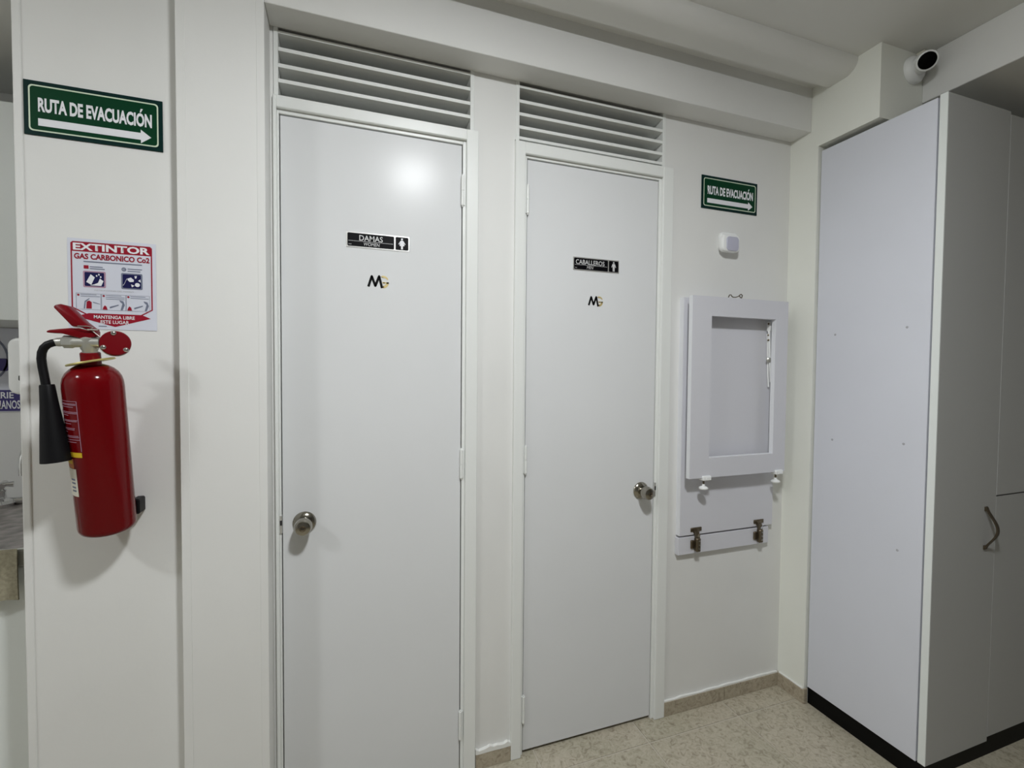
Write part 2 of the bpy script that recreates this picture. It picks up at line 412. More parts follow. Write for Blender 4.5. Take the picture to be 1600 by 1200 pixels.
for (x, y, z), k in zip(pts, range(21)):
    w = .0055; th = .0045
    rows.append([Vector((x - w, y + th * .5, z)), Vector((x + w, y + th * .5, z)), Vector((x + w, y - th * .5, z)), Vector((x - w, y - th * .5, z))])
b.grid_quads(rows)
b.box(2.143, 2.157, YD - .004, YD, .860, .874, .001); b.box(2.143, 2.157, YD - .004, YD, .732, .746, .001)
obj('handle', b, 'bronze', d1, True, label='dark bow handle')

# =================================================================== FOLD-DOWN WALL TABLE
ft = thing('folding_table', (1.573, 0, .617), 'pale grey fold-down wall table with its frame leg folded flat', 'table')
obj('mounting_strip', B().box(1.343, 1.786, -.020, -.0002, .617, .683, .0012), 'table', ft)
top = obj('table_top', B().box(1.3475, 1.803, -.022, -.0002, .690, 1.584, .0012), 'table', ft)
obj('edge_band', B().box(1.3465, 1.3478, -.0222, -.0002, .691, 1.583), 'table_edge', top)
YL0, YL1 = -.074, -.056
lo = (1.3435, 1.8005, .9185, 1.5835); li = (1.430, 1.7385, .991, 1.5125)
o4 = [(lo[0], lo[2]), (lo[1], lo[2]), (lo[1], lo[3]), (lo[0], lo[3])]; i4 = [(li[0], li[2]), (li[1], li[2]), (li[1], li[3]), (li[0], li[3])]
lg = obj('leg_frame', B().ring(o4, i4, YL0, YL1), 'table', ft, label='open rectangular leg frame')
b = B(); t = .0012
b.box(lo[0] - t, lo[0], YL0 + .0003, YL1, lo[2], lo[3]); b.box(li[1] - t, li[1], YL0 + .0003, YL1, li[2], li[3]); b.box(li[0], li[1], YL0 + .0003, YL1, li[2], li[2] + t)
obj('edge_band', b, 'table_edge', lg)
obj('hinge_rail', B().box(1.40, 1.785, -.056, -.022, 1.535, 1.575, .001), 'table', ft)
# folding stay inside the frame opening
b = B(); b.box(1.7405, 1.7465, -.046, -.030, 1.470, 1.508, .001); b.tube([(1.742, -.040, 1.475), (1.748, -.040, 1.37), (1.757, -.041, 1.27)], .0045, 8); b.tube([(1.745, -.030, 1.46), (1.752, -.030, 1.30), (1.757, -.03, 1.25)], .003, 8)
st = obj('folding_stay', b, 'plastic', ft, True, label='white metal folding stay')
for z in (1.499, 1.455, 1.435): obj('rivet', B().lathe((1.7415, -.038, z), (-.6, -.8, 0), [(0, .0045), (.004, .004), (.005, 0)], 10), 'bronze', st, True)
obj('catch', B().lathe((1.744, -.040, 1.357), (-.5, -.85, 0), [(0, .010), (.005, .0095), (.007, .005), (.0072, 0)], 14), 'pale', st, True)
# concealed hinges between strip and top
for hx, kind in ((1.4215, 0), (1.729, 1)):
    b = B(); b.box(hx - .026, hx + .026, -.0255, -.0215, .702, .718, .002); b.lathe((hx, -.0215, .703), (0, -1, 0), [(0, .0135), (.005, .013), (.006, .010), (.006, 0)], 16)
    h = obj('hinge', b, 'bronze', ft, True, label='bronze concealed hinge')
    b = B(); b.box(hx - .009, hx + .011, -.040, -.022, .628, .680, .003); b.prism([(hx - .007, .678), (hx + .009, .678), (hx + .004, .704), (hx - .012, .708)], -.036, -.026)
    obj('hinge_arm', b, 'bronze', h)
    b = B(); b.box(hx - .024, hx - .009, -.027, -.0198, .638, .670, .002); b.box(hx + .011, hx + .016, -.027, -.0198, .638, .670, .001)
    obj('hinge_plate', b, 'bronze', h)
    b = B()
    for z in (.640, .655, .670): b.lathe((hx + .003, -.0398, z), (0, -1, 0), [(0, .004), (.0012, .0035), (.0014, 0)], 10)
    obj('hinge_screw', b, 'chrome', h, True)
    obj('spring_clip', B().prism([(hx - .001, .683), (hx + .008, .690), (hx + .006, .697), (hx - .004, .689)], -.038, -.0355), 'chrome2', h)
# levelling feet
for fx in (1.418, 1.7685):
    b = B(); b.box(fx - .018, fx + .018, -.0815, -.0545, .909, .926, .002); b.box(fx - .006, fx + .016, -.0835, -.081, .911, .922, .001)
    f = obj('foot_bracket', b, 'plastic', lg, label='white plastic foot bracket')
    obj('threaded_rod', B().cyl((fx - .004, -.066, .890), (fx - .004, -.066, .910), .0035, n=10), 'bronze', f, True)
    obj('foot_pad', B().lathe((fx - .004, -.066, .876), (0, 0, 1), [(0, .016), (.004, .017), (.008, .013), (.011, .006), (.018, .0045), (.0185, 0)], 20), 'plastic', f, True)
# hook and eye on the top edge
eye = [(1.523 + .007 * math.cos(a), -.064, 1.5915 + .006 * math.sin(a)) for a in [PI * 2 * k / 12 for k in range(-1, 9)]]
b = B(); b.tube([(1.512, -.064, 1.582), (1.5145, -.064, 1.588)] + eye[::-1][:0] + [(1.518, -.064, 1.595), (1.525, -.064, 1.596), (1.529, -.064, 1.591), (1.535, -.064, 1.588), (1.548, -.064, 1.5885), (1.560, -.064, 1.592), (1.566, -.064, 1.597), (1.573, -.064, 1.601), (1.579, -.064, 1.597), (1.577, -.064, 1.590), (1.570, -.064, 1.588), (1.566, -.064, 1.594)], .0019, 8)
b.cyl((1.5755, -.064, 1.580), (1.5755, -.064, 1.590), .0018, n=8)
obj('latch_hook', b, 'bronze', lg, True, label='dark wire hook')

# =================================================================== SIGNS
def evac_sign(x0, z0, W_, H_, y, label):
    x1, z1 = x0 + W_, z0 + H_
    d = thing('evacuation_sign', (x0 + W_ / 2, y, z0), label, 'sign', 'green evacuation route signs')
    p = obj('sign_panel', B().box(x0, x1, y - .003, y - .0001, z0, z1, .0004), 'greend', d)
    fx = lambda f: x0 + f * W_
    fz = lambda f: z1 - f * H_
    yy = y - .0033
    obj('sign_field', B().prism(rr(fx(.033), fx(.968), fz(.925), fz(.075), .008), yy, yy + .0006), 'green', d)
    obj('border_line', B().ring(rr(fx(.033), fx(.968), fz(.925), fz(.075), .008), rr(fx(.044), fx(.957), fz(.900), fz(.100), .0065), yy - .0002, yy + .0004), 'cream', d)
    # the accent of the O stands above the capitals, so the box is taller than the cap height
    tx = text('lettering', 'RUTA DE EVACUACION', fx(.098), fx(.918), fz(.565), fz(.300), yy - .0003, 'white', d, bold=.040)
    obj('accent', B().prism([(fx(.826), fz(.285)), (fx(.834), fz(.215)), (fx(.850), fz(.215)), (fx(.836), fz(.285))], yy - .0003, yy), 'white', tx)
    a = [(fx(.097), fz(.825)), (fx(.832), fz(.805)), (fx(.832), fz(.865)), (fx(.912), fz(.738)), (fx(.832), fz(.610)), (fx(.832), fz(.665)), (fx(.097), fz(.685))]
    a = [(fx(.097), fz(.820)), (fx(.832), fz(.820)), (fx(.832), fz(.885)), (fx(.912), fz(.752)), (fx(.832), fz(.620)), (fx(.832), fz(.685)), (fx(.097), fz(.685))]
    obj('arrow', B().prism(a, yy - .0003, yy + .0003), 'white', d)
evac_sign(-.5235, 1.843, .2675, .1235, YE, 'green RUTA DE EVACUACION sign high on the wall above the extinguisher')
evac_sign(1.434, 1.9275, .2705, .1235, 0, 'green RUTA DE EVACUACION sign above the white doorbell')

def restroom_sign(x0, z0, t1, t1x, t2, t2x, woman, label):
    y = .003; W_, H_ = .180, .0445
    fx = lambda f: x0 + f * W_
    fz = lambda f: z0 + f * H_
    d = thing('restroom_sign', (x0 + W_ / 2, y, z0), label, 'sign', 'black and silver restroom plates')
    obj('plate', B().prism(rr(x0, x0 + W_, z0, z0 + H_, .0015, 3), y - .0016, y - .0001), 'alu', d)
    yy = y - .0019
    obj('name_panel', B().prism(rr(fx(.018), fx(.752), fz(.07), fz(.93), .0035), yy, yy + .0004), 'blackp', d)
    obj('pictogram_panel', B().prism(rr(fx(.775), fx(.985), fz(.07), fz(.93), .0035), yy, yy + .0004), 'blackp', d)
    text('lettering', t1, fx(t1x[0]), fx(t1x[1]), fz(.46), fz(.82), yy - .0002, 'silver', d, bold=.010)
    text('lettering', t2, fx(t2x[0]), fx(t2x[1]), fz(.15), fz(.36), yy - .0002, 'silver', d, shear=.15)
    b = B(); b.box(fx(.03), fx(.735), yy - .0003, yy, fz(.405), fz(.425)); obj('divider_line', b, 'silver', d)
    obj('maker_mark', B().box(fx(.035), fx(.08), yy - .0003, yy, fz(.17), fz(.20)), 'grey_p', d)
    cx = fx(.88); b = B(); k = H_
    b.prism(circ(cx, z0 + .80 * k, .065 * k, 12), yy - .0003, yy)
    if woman:
        b.prism([(cx - .07 * k, z0 + .71 * k), (cx + .07 * k, z0 + .71 * k), (cx + .10 * k, z0 + .62 * k), (cx + .17 * k, z0 + .36 * k), (cx + .07 * k, z0 + .34 * k), (cx + .065 * k, z0 + .12 * k), (cx - .065 * k, z0 + .12 * k), (cx - .07 * k, z0 + .34 * k), (cx - .17 * k, z0 + .36 * k), (cx - .10 * k, z0 + .62 * k)][::-1], yy - .0003, yy)
        for s in (-1, 1): b.prism([(cx + s * .09 * k, z0 + .70 * k), (cx + s * .24 * k, z0 + .46 * k), (cx + s * .20 * k, z0 + .44 * k), (cx + s * .08 * k, z0 + .60 * k)][::s], yy - .0003, yy)
    else:
        b.prism([(cx - .10 * k, z0 + .71 * k), (cx + .10 * k, z0 + .71 * k), (cx + .09 * k, z0 + .40 * k), (cx + .08 * k, z0 + .12 * k), (cx + .015 * k, z0 + .12 * k), (cx, z0 + .38 * k), (cx - .015 * k, z0 + .12 * k), (cx - .08 * k, z0 + .12 * k), (cx - .09 * k, z0 + .40 * k)][::-1], yy - .0003, yy)
        for s in (-1, 1): b.prism([(cx + s * .11 * k, z0 + .70 * k), (cx + s * .21 * k, z0 + .44 * k), (cx + s * .16 * k, z0 + .42 * k), (cx + s * .10 * k, z0 + .58 * k)][::s], yy - .0003, yy)
    obj('pictogram', b, 'white' if woman else 'silver', d)
restroom_sign(.172, 1.6645, 'DAMAS', (.20, .57), 'WOMEN', (.27, .52), True, 'black and silver plate reading DAMAS WOMEN on the left door')
restroom_sign(.9035, 1.6545, 'CABALLEROS', (.055, .675), 'MEN', (.29, .43), False, 'black and silver plate reading CABALLEROS MEN on the right door')

def logo(x0, z0, s, label):
    # zigzag black M whose last leg runs into a round gold G
    d = thing('logo_sticker', (x0 + s * .5, .003, z0), label, 'sticker', 'logo stickers on the doors')
    P = lambda u, v: (x0 + u * s, z0 + v * s)
    y0, y1 = .0024, .0029
    m_ = [(0, .02), (.18, .56), (.205, .58), (.345, .24), (.53, .60), (.73, 0), (.635, .0), (.515, .37), (.385, .04), (.335, .02), (.20, .36), (.085, .02)]
    b = B(); 
    strokes = [((.04, .02), (.20, .54)), ((.20, .54), (.37, .07)), ((.37, .07), (.55, .56)), ((.55, .56), (.69, -.02))]
    for (a, c) in strokes:
        w = .058; dx, dz = c[0] - a[0], c[1] - a[1]; L = math.hypot(dx, dz); nx, nz = -dz / L * w, dx / L * w
        b.prism([P(a[0] + nx, a[1] + nz), P(c[0] + nx, c[1] + nz), P(c[0] - nx, c[1] - nz), P(a[0] - nx, a[1] - nz)], y0, y1)
    for (u, v) in ((.20, .545), (.37, .07), (.55, .565)): b.prism([P(u + .05 * math.cos(k * PI / 4), v + .05 * math.sin(k * PI / 4)) for k in range(8)], y0, y1)
    obj('letter', b, 'ink', d, label='black letter M')
    b = B(); o_, i_ = [], []
    for k in range(11):
        a = math.radians(108 - k * 8.2); o_.append(P(.75 + .27 * math.cos(a), .30 + .30 * math.sin(a))); i_.append(P(.75 + .22 * math.cos(a), .30 + .20 * math.sin(a)))
    b.prism(o_ + i_[::-1], y0, y1)
    o_, i_ = [], []
    for k in range(11):
        a = math.radians(2 - k * 9.6); o_.append(P(.75 + .27 * math.cos(a), .28 + .30 * math.sin(a))); i_.append(P(.75 + .15 * math.cos(a), .28 + .17 * math.sin(a)))
    b.prism(o_ + i_[::-1], y0, y1); b.prism([P(.70, .29), P(1.02, .29), P(1.02, .21), P(.72, .21)][::-1], y0, y1)
    obj('letter', b, 'gold', d, label='gold letter G')
    b = B(); b.prism([P(.60, .56), P(.76, .50), P(.82, .48), P(.64, .52)], y0 - .0002, y0); b.prism([P(.73, .27), P(.86, .27), P(.80, .23), P(.74, .225)][::-1], y0 - .0002, y0); b.prism([P(.74, .10), P(.80, .04), P(.77, .0), P(.72, .03)][::-1], y0 - .0002, y0)
    obj('letter_shading', b, 'golds', d)
logo(.231, 1.5515, .060, 'small black and gold MG sticker on the DAMAS door')
logo(.9635, 1.535, .057, 'small black and gold MG sticker on the CABALLEROS door')

# extinguisher notice
def notice():
    X0, X1, Z1, Z0 = -.450, -.2745, 1.6145, 1.3995
    W_, H_ = X1 - X0, Z1 - Z0; y = YE
    fx = lambda f: X0 + f * W_
    fz = lambda f: Z1 - f * H_
    d = thing('extinguisher_notice', ((X0 + X1) / 2, y, Z0), 'white printed EXTINTOR notice with red band behind the extinguisher handle', 'notice')
    obj('sheet', B().box(X0, X1, y - .0012, y - .0001, Z0, Z1), 'paper', d)
    y1 = y - .0011; y0 = y1 - .0004; yt = y0 - .0002
    # red outline, open at the bottom where the arrow is
    L_ = .020; l, r, t = fx(.035), fx(.955), fz(.035)
    w = .0028
    obj('outline', B().ring([(l, fz(.765)), (fx(.20), fz(.845)), (fx(.80), fz(.845)), (r, fz(.765)), (r, t - .004), (r - .004, t), (l + .004, t), (l, t - .004)],
                            [(l + w, fz(.758)), (fx(.205), fz(.832)), (fx(.795), fz(.832)), (r - w, fz(.758)), (r - w, t - .006), (r - .006, t - w), (l + .006, t - w), (l + w, t - .006)], y0 + .0001, y1), 'pred', d)
    obj('title_band', B().prism([(fx(.04), fz(.143)), (r, fz(.143)), (r, t - .004), (r - .004, t), (l + .004, t), (l, t - .004)], y0, y1), 'pred', d)
    text('lettering', 'EXTINTOR', fx(.062), fx(.928), fz(.130), fz(.050), yt, 'white', d, bold=.035)
    text('lettering', 'GAS CARBONICO Co2', fx(.072), fx(.925), fz(.226), fz(.163), yt, 'pred', d, bold=.036)
    obj('print_line', B().box(fx(.175), fx(.835), yt, y1, fz(.257), fz(.245)), 'slate', d)
    # class marks
    obj('class_mark', B().box(fx(.176), fx(.229), yt, y1, fz(.330), fz(.292)), 'pred', d)
    obj('class_mark', B().prism(circ(fx(.625), fz(.312), .0048), yt, y1), 'slate', d)
    text('lettering', 'C', fx(.612), fx(.638), fz(.322), fz(.303), yt - .0003, 'paper', d)
    for a, b_, v in ((.242, .385, .300), (.242, .408, .322), (.668, .835, .300), (.668, .815, .325)):
        obj('print_line', B().box(fx(a), fx(b_), yt, y1, fz(v + .010), fz(v)), 'slate', d)
    for k, (a, b_) in enumerate(((.166, .418), (.592, .838))):
        z0, z1 = fz(.535), fz(.353)
        p = obj('pictogram', B().prism(rr(fx(a), fx(b_), z0, z1, .003), y0, y1), 'pink' if k == 0 else 'slate', d)
        obj('pictogram_field', B().prism(rr(fx(a + .018), fx(b_ - .018), z0 + .003, z1 - .003, .002), yt, y1), 'navy', p)
        b = B(); yy = yt - .0003
        Q = lambda u, v: (fx(a + (b_ - a) * u), z0 + (z1 - z0) * v)
        if k == 0:
            b.prism([Q(.14, .32), (Q(.36, .16)), Q(.52, .62), Q(.34, .80)][::1], yy, y1)
            b.prism([Q(.30, .12), Q(.80, .12), Q(.90, .42), Q(.74, .56), Q(.66, .30), Q(.50, .20)], yy, y1)
            for (u, v) in ((.60, .72), (.70, .80), (.78, .66)): b.prism([(Q(u, v)[0] + .0016 * math.cos(q), Q(u, v)[1] + .0022 * math.sin(q)) for q in [PI * 2 * i / 8 for i in range(8)]], yy, y1)
        else:
            b.prism([Q(.30, .58), Q(.40, .46), Q(.58, .48), Q(.60, .60), Q(.46, .74), Q(.32, .68)], yy, y1)
            b.prism([(Q(.76, .30)[0] + .0052 * math.cos(q), Q(.76, .30)[1] + .0050 * math.sin(q)) for q in [PI * 2 * i / 12 for i in range(12)]], yy, y1)
            b.prism([Q(.50, .14), Q(.46, .32), Q(.62, .24)], yy, y1)
            b.prism([Q(.66, .68), Q(.62, .84), Q(.74, .86), Q(.72, .72)], yy, y1); b.prism([Q(.80, .56), Q(.92, .46), Q(.90, .66)], yy, y1)
            for i in range(8):
                t0_, t1_ = i / 8, (i + 1) / 8
                f = lambda t: Q(.08 + .22 * t, .22 + .42 * (t * t * (3 - 2 * t)))
                p0, p1 = f(t0_), f(t1_); b.prism([p0, p1, (p1[0], p1[1] + .0014), (p0[0], p0[1] + .0014)], yy, y1)
        obj('pictogram_print', b, 'white', p)
    text('lettering', 'INSTRUCCIONES DEL MANEJO', fx(.29), fx(.735), fz(.575), fz(.556), yt, 'grey_p', d)
    for k in range(3):
        a, b_ = .086 + k * .280, .086 + k * .280 + .274; z0, z1 = fz(.782), fz(.602)
        p = obj('step_box', B().ring([(fx(a), z0), (fx(b_), z0), (fx(b_), z1), (fx(a), z1)], [(fx(a) + .0004, z0 + .0004), (fx(b_) - .0004, z0 + .0004), (fx(b_) - .0004, z1 - .0004), (fx(a) + .0004, z1 - .0004)], yt, y1), 'slate', d)
        obj('step_dot', B().prism(circ(fx(a + .025), z1 - .0045, .0024, 10), yt, y1), 'pred', p)
        for i in range(2 if k != 1 else 3): obj('print_line', B().box(fx(a + .05), fx(b_ - (.012 if i else .05)), yt, y1, z1 - .0036 - i * .0042, z1 - .0024 - i * .0042), 'slate', p)
        Q = lambda u, v: (fx(a + (b_ - a) * u), z0 + (z1 - z0) * v)
        if k == 0:
            obj('step_figure', B().prism([Q(.40, .06), Q(.62, .06), Q(.62, .46), Q(.52, .56), Q(.42, .48)], yt, y1), 'pred', p)
            b = B(); b.prism([Q(.30, .06), Q(.35, .06), Q(.38, .46), Q(.54, .66), Q(.52, .70), Q(.34, .52)], yt, y1); b.prism([Q(.66, .44), Q(.96, .34), Q(.96, .37), Q(.70, .48)], yt, y1); obj('step_figure', b, 'slate', p)
        else:
            obj('step_figure', B().prism([Q(.04, .03), Q(.24, .03), Q(.20, .22), Q(.13, .30), Q(.07, .18)], yt, y1), 'pred', p)
            b = B(); b.prism([Q(.34, .12), Q(.70, .32), Q(.70, .38), Q(.33, .22)], yt, y1); b.prism([Q(.78, .03), Q(.86, .03), Q(.96, .36), Q(.90, .60), Q(.74, .66), Q(.76, .56), Q(.86, .44)], yt, y1); obj('step_figure', b, 'slate', p)
    ar = [(fx(.075), fz(.862)), (fx(.515), fz(.968)), (fx(.930), fz(.862)), (fx(.825), fz(.822)), (fx(.225), fz(.822))]
    obj('arrow_banner', B().prism(ar, y0 - .0001, y1), 'pred', d)
    text('lettering', 'MANTENGA LIBRE', fx(.278), fx(.742), fz(.880), fz(.842), yt - .0001, 'white', d, bold=.015)
    text('lettering', 'ESTE LUGAR', fx(.352), fx(.676), fz(.934), fz(.896), yt - .0001, 'white', d, bold=.015)
    obj('maker_mark', B().box(fx(.33), fx(.42), yt, y1, fz(.968), fz(.958)), 'slate', d)
notice()

# =================================================================== FIRE EXTINGUISHER
def extinguisher():
    Bp = Vector((-.356, -.112, .930)); A = Vector((0, -.060, .370)).normalized()
    E1 = Vector((1, 0, 0)); E2 = Vector((0, -A.z, A.y)); R = .0535
    d = thing('fire_extinguisher', tuple(Bp), 'red gas fire extinguisher with black horn hanging tilted on the left wall', 'extinguisher')
    prof = [(0, 0), (0, .044), (.003, .0495), (.008, .0525), (.014, R), (.340, R), (.352, .0525), (.362, .0500), (.372, .0450), (.380, .0375), (.386, .0285), (.389, .019), (.390, 0)]
    body = obj('cylinder', B().lathe(Bp, A, prof, 56), 'red', d, True)
    def patch(name, m, a0, a1, s0, s1, lift=.0005, par=body, n=18):
        b = B(); rows = []
        for s in (s0, s1):
            rows.append([Bp + A * s + (E1 * math.cos(math.radians(a0 + (a1 - a0) * k / n)) + E2 * math.sin(math.radians(a0 + (a1 - a0) * k / n))) * (R + lift) for k in range(n + 1)])
        b.grid_quads(rows, closed_u=False); return obj(name, b, m, par, True)
    # instruction label that wraps round the left side of the cylinder
    for s in (.3165, ): patch('label_line', 'pink', 101, 220, s, s + .0010)
    patch('label_line', 'pink', 100.6, 101.8, .206, .3175)
    for i, (s, a) in enumerate(((.311, 130), (.3085, 130), (.304, 136), (.293, 129), (.290, 129), (.2855, 150), (.275, 130), (.2725, 131), (.267, 145), (.257, 137), (.254, 138), (.2485, 158), (.240, 131), (.237, 130), (.2315, 129), (.226, 137))):
        patch('label_line', 'pink', a - 27, 215, s, s + .0013)
    patch('label_band', 'yellow', 101, 230, .1925, .2035)
    patch('label_band', 'orange', 124, 230, .166, .188)
    patch('label_patch', 'yellow', 127, 230, .176, .184, .0008)
    patch('label_patch', 'wlabel', 119, 230, .101, .165, .0006)
    for s in (.112, .120, .130, .138): patch('label_line', 'slate', 124, 138, s, s + .004, .0010)
    obj('rubber_bumper', B().box(-.3215, -.3035, -.088, YE - .0005, .951, .988, .003), 'black', d)
    obj('neck_collar', B().lathe(Bp + A * .384, A, [(0, .0185), (.003, .0178), (.030, .0178), (.032, .016), (.032, 0)], 24), 'red2', d, True)
    tn = Vector((-.22, -.06, 1)).normalized()
    obj('brass_washer', B().lathe(Bp + A * .393 - tn * .0, tn, [(0, .020), (0, .0420), (.0020, .0430), (.0042, .0415), (.0042, .020)], 36), 'brass', d, True)
    YV = -.186
    b = B(); b.lathe(Bp + A * .414, A, [(0, .014), (.006, .0135), (.010, .016), (.034, .0155), (.040, .010), (.040, 0)], 20)
    b.cyl((-.384, YV, 1.362), (-.334, YV, 1.362), .0115, n=20)
    v = obj('valve_body', b, 'pale', d, True)
    obj('hose_nut', B().lathe((-.400, YV, 1.362), (1, 0, 0), [(0, .0105), (.002, .0135), (.017, .0135), (.021, .0115), (.021, 0)], 6), 'pale', v)
    obj('ferrule', B().lathe((-.412, YV, 1.3605), (1, 0, .1), [(0, .0085), (.004, .0095), (.013, .0095)], 16), 'pale', v, True)
    hp = [(-.408, -.187, 1.3605), (-.416, -.188, 1.359), (-.424, -.189, 1.355), (-.430, -.190, 1.348), (-.4335, -.190, 1.338), (-.4345, -.190, 1.325), (-.433, -.190, 1.308), (-.4305, -.190, 1.290), (-.428, -.190, 1.270), (-.427, -.190, 1.262)]
    hs = obj('hose', B().tube(hp, .0078, 14), 'black', d, True, label='black rubber hose')
    ha = Vector((.0115, .004, -.166)).normalized()
    obj('horn', B().lathe((-.4262, -.190, 1.2705), ha, [(0, .009), (.0, .0118), (.003, .0126), (.040, .0150), (.100, .0205), (.1655, .0262), (.1655, .0245), (.09, .017), (.03, .010), (.03, 0)], 32), 'black', hs, True, label='black flared discharge horn')
    # squeeze handles: lower carrying handle and raised lever, folded sheet
    lo_ = [(-.4225, 1.3835), (-.4170, 1.3865), (-.400, 1.3890), (-.381, 1.3915), (-.343, 1.3910), (-.338, 1.386), (-.3385, 1.3745), (-.350, 1.3705), (-.366, 1.3700), (-.398, 1.3795), (-.4175, 1.3800), (-.4225, 1.3805)]
    obj('carry_handle', B().prism(lo_, YV - .011, YV + .011).bevel_all(.0018, 2), 'red2', d, True)
    up_ = [(-.4100, 1.4345), (-.4060, 1.4395), (-.397, 1.4415), (-.386, 1.4385), (-.376, 1.4275), (-.358, 1.4055), (-.346, 1.3945), (-.338, 1.3890), (-.343, 1.3870), (-.366, 1.3935), (-.379, 1.3950)]
    obj('lever', B().prism(up_, YV - .013, YV + .013).bevel_all(.003, 2), 'red2', d, True)
    b = B(); b.tube([(-.375, YV - .015, 1.394), (-.362, YV - .0165, 1.391), (-.348, YV - .016, 1.387), (-.341, YV - .014, 1.393), (-.352, YV - .013, 1.396), (-.368, YV - .014, 1.3955)], .0009, 6)
    b.tube([(-.346, YV - .0135, 1.390), (-.336, YV - .014, 1.380), (-.330, YV - .014, 1.374)], .0009, 6); b.cyl((-.350, YV - .016, 1.3885), (-.332, YV - .016, 1.3885), .0015, n=8)
    obj('safety_pin', b, 'pale', d, True)
    # round red end cap with three bright screws
    C0 = Vector((-.3115, -.176, 1.3605)); N = Vector((.36, -.93, .06)).normalized()
    cap = obj('end_cap', B().lathe(C0, N, [(0, .0255), (.003, .0275), (.010, .0275), (.0125, .0255), (.013, 0)], 36), 'red2', d, True, label='round red cap with three screws')
    obj('cap_rim', B().lathe(C0 - N * .003, N, [(0, .022), (0, .0268), (.003, .0285), (.0035, .022)], 36), 'plastic', cap, True)
    e1 = N.cross(Vector((0, 0, 1))).normalized(); e2 = e1.cross(N)
    sgn = 1 if e1.x > 0 else -1
    for ang in (98, 205, 322):
        q = math.radians(ang); c = C0 + N * .0118 + (e1 * sgn * math.cos(q) + Vector((0, 0, 1)) * math.sin(q)) * .0225
        obj('cap_screw', B().lathe(c, N, [(0, .0052), (.0018, .0048), (.0030, .0030), (.0032, 0)], 12), 'chrome2', cap, True)
    b = B(); b.cyl((-.338, YV, 1.362), (-.312, YV + .006, 1.3615), .005, n=12)
    obj('cap_stem', b, 'pale', cap, True)
    # wall hook that carries the neck
    b = B(); b.box(-.420, -.396, YE - .004, YE - .0003, 1.235, 1.275, .001); b.tube([(-.408, YE - .002, 1.255), (-.400, -.085, 1.255), (-.385, -.110, 1.262), (-.372, -.125, 1.275)], .004, 10)
    obj('wall_hook', b, 'pale', d, True)
extinguisher()

# =================================================================== DOORBELL, SECURITY CAMERA
db = thing('doorbell', (1.56, 0, 1.775), 'white plastic doorbell with rounded lavender button on the wall', 'doorbell')
def rbox(x0, x1, z0, z1, r, y0, y1, bev):
    b = B(); b.prism(rr(x0, x1, z0, z1, r, 6), y0, y1); b.bevel_all(bev, 3, .9); return b
obj('base_plate', rbox(1.517, 1.602, 1.7725, 1.8435, .016, -.016, -.0002, .004), 'plastic', db, True)
hz = obj('housing', rbox(1.5095, 1.5915, 1.7645, 1.8295, .017, -.036, -.014, .005), 'plastic', db, True)
obj('button', rbox(1.5255, 1.5830, 1.7680, 1.8215, .014, -.039, -.032, .002), 'lav', hz, True)

sc = thing('security_camera', (1.985, -.338, 2.345), 'white turret security camera with black lens in the ceiling corner', 'camera')
obj('mount_base', B().lathe((2.035, -.3385, 2.362), (0, -1, 0), [(0, .046), (.010, .046), (.018, .040), (.022, .030), (.022, 0)], 36), 'plastic', sc, True)
dirv = Vector((-.66, -.60, -.44)).normalized(); lc = Vector((2.003, -.402, 2.352))
hd = obj('camera_body', B().lathe(lc - dirv * .052, dirv, [(.014, 0), (.014, .024), (.018, .030), (.046, .0310), (.051, .0295), (.052, .0255), (.0500, .0250), (.0500, 0)], 36), 'plastic', sc, True)
obj('lens', B().lathe(lc - dirv * .003, dirv, [(0, .0250), (.0030, .0248), (.0040, .020), (.0046, 0)], 28), 'glass', hd, True)
b = B(); b.cyl((2.035, -.352, 2.362), tuple(lc - dirv * .030), .028, n=24)
obj('swivel', b, 'plastic', sc, True)
obj('cable_box', B().box(2.050, 2.078, -.366, -.3385, 2.402, 2.4245, .003), 'wlabel', sc)

# =================================================================== KITCHENETTE SEEN PAST THE LEFT WALL
ct = thing('countertop', (-1.35, .35, .81), 'grey brown granite countertop of the kitchenette', 'countertop')
obj('slab', B().box(ROOM_L + .005, -.545, .055, .655, .812, .850, .003), 'granite', ct)
obj('front_lip', B().box(ROOM_L + .005, -.545, .049, .056, .806, .852, .002), 'pale', ct)
bc = thing('base_cabinet', (-1.35, .35, 0), 'white kitchen base cabinet under the granite countertop', 'cabinet')
obj('body', B().box(ROOM_L + .01, -.546, .095, .65, .0, .806), 'lam', bc)
for x0, x1 in ((-2.18, -1.64), (-1.636, -1.096), (-1.092, -.552)):
    dd = obj('cabinet_door', B().box(x0, x1, .072, .0945, .10, .798, .002), 'lam_edge', bc)
    obj('handle', B().tube([(x0 + .06, .072, .70), (x0 + .06, .050, .70), (x0 + .06, .050, .58), (x0 + .06, .072, .58)], .005, 8), 'chrome', dd, True)
wc = thing('wall_cabinet', (-1.35, .49, 1.443), 'white wall cabinet hanging above the kitchenette sink', 'cabinet')
obj('body', B().box(ROOM_L + .01, -.505, .345, .655, 1.443, 2.072), 'lam_edge', wc)
for x0, x1 in ((-2.18, -1.62), (-1.616, -1.06), (-1.056, -.508)): obj('cabinet_door', B().box(x0, x1, .326, .345, 1.443, 2.072, .0015), 'lam_edge', wc)
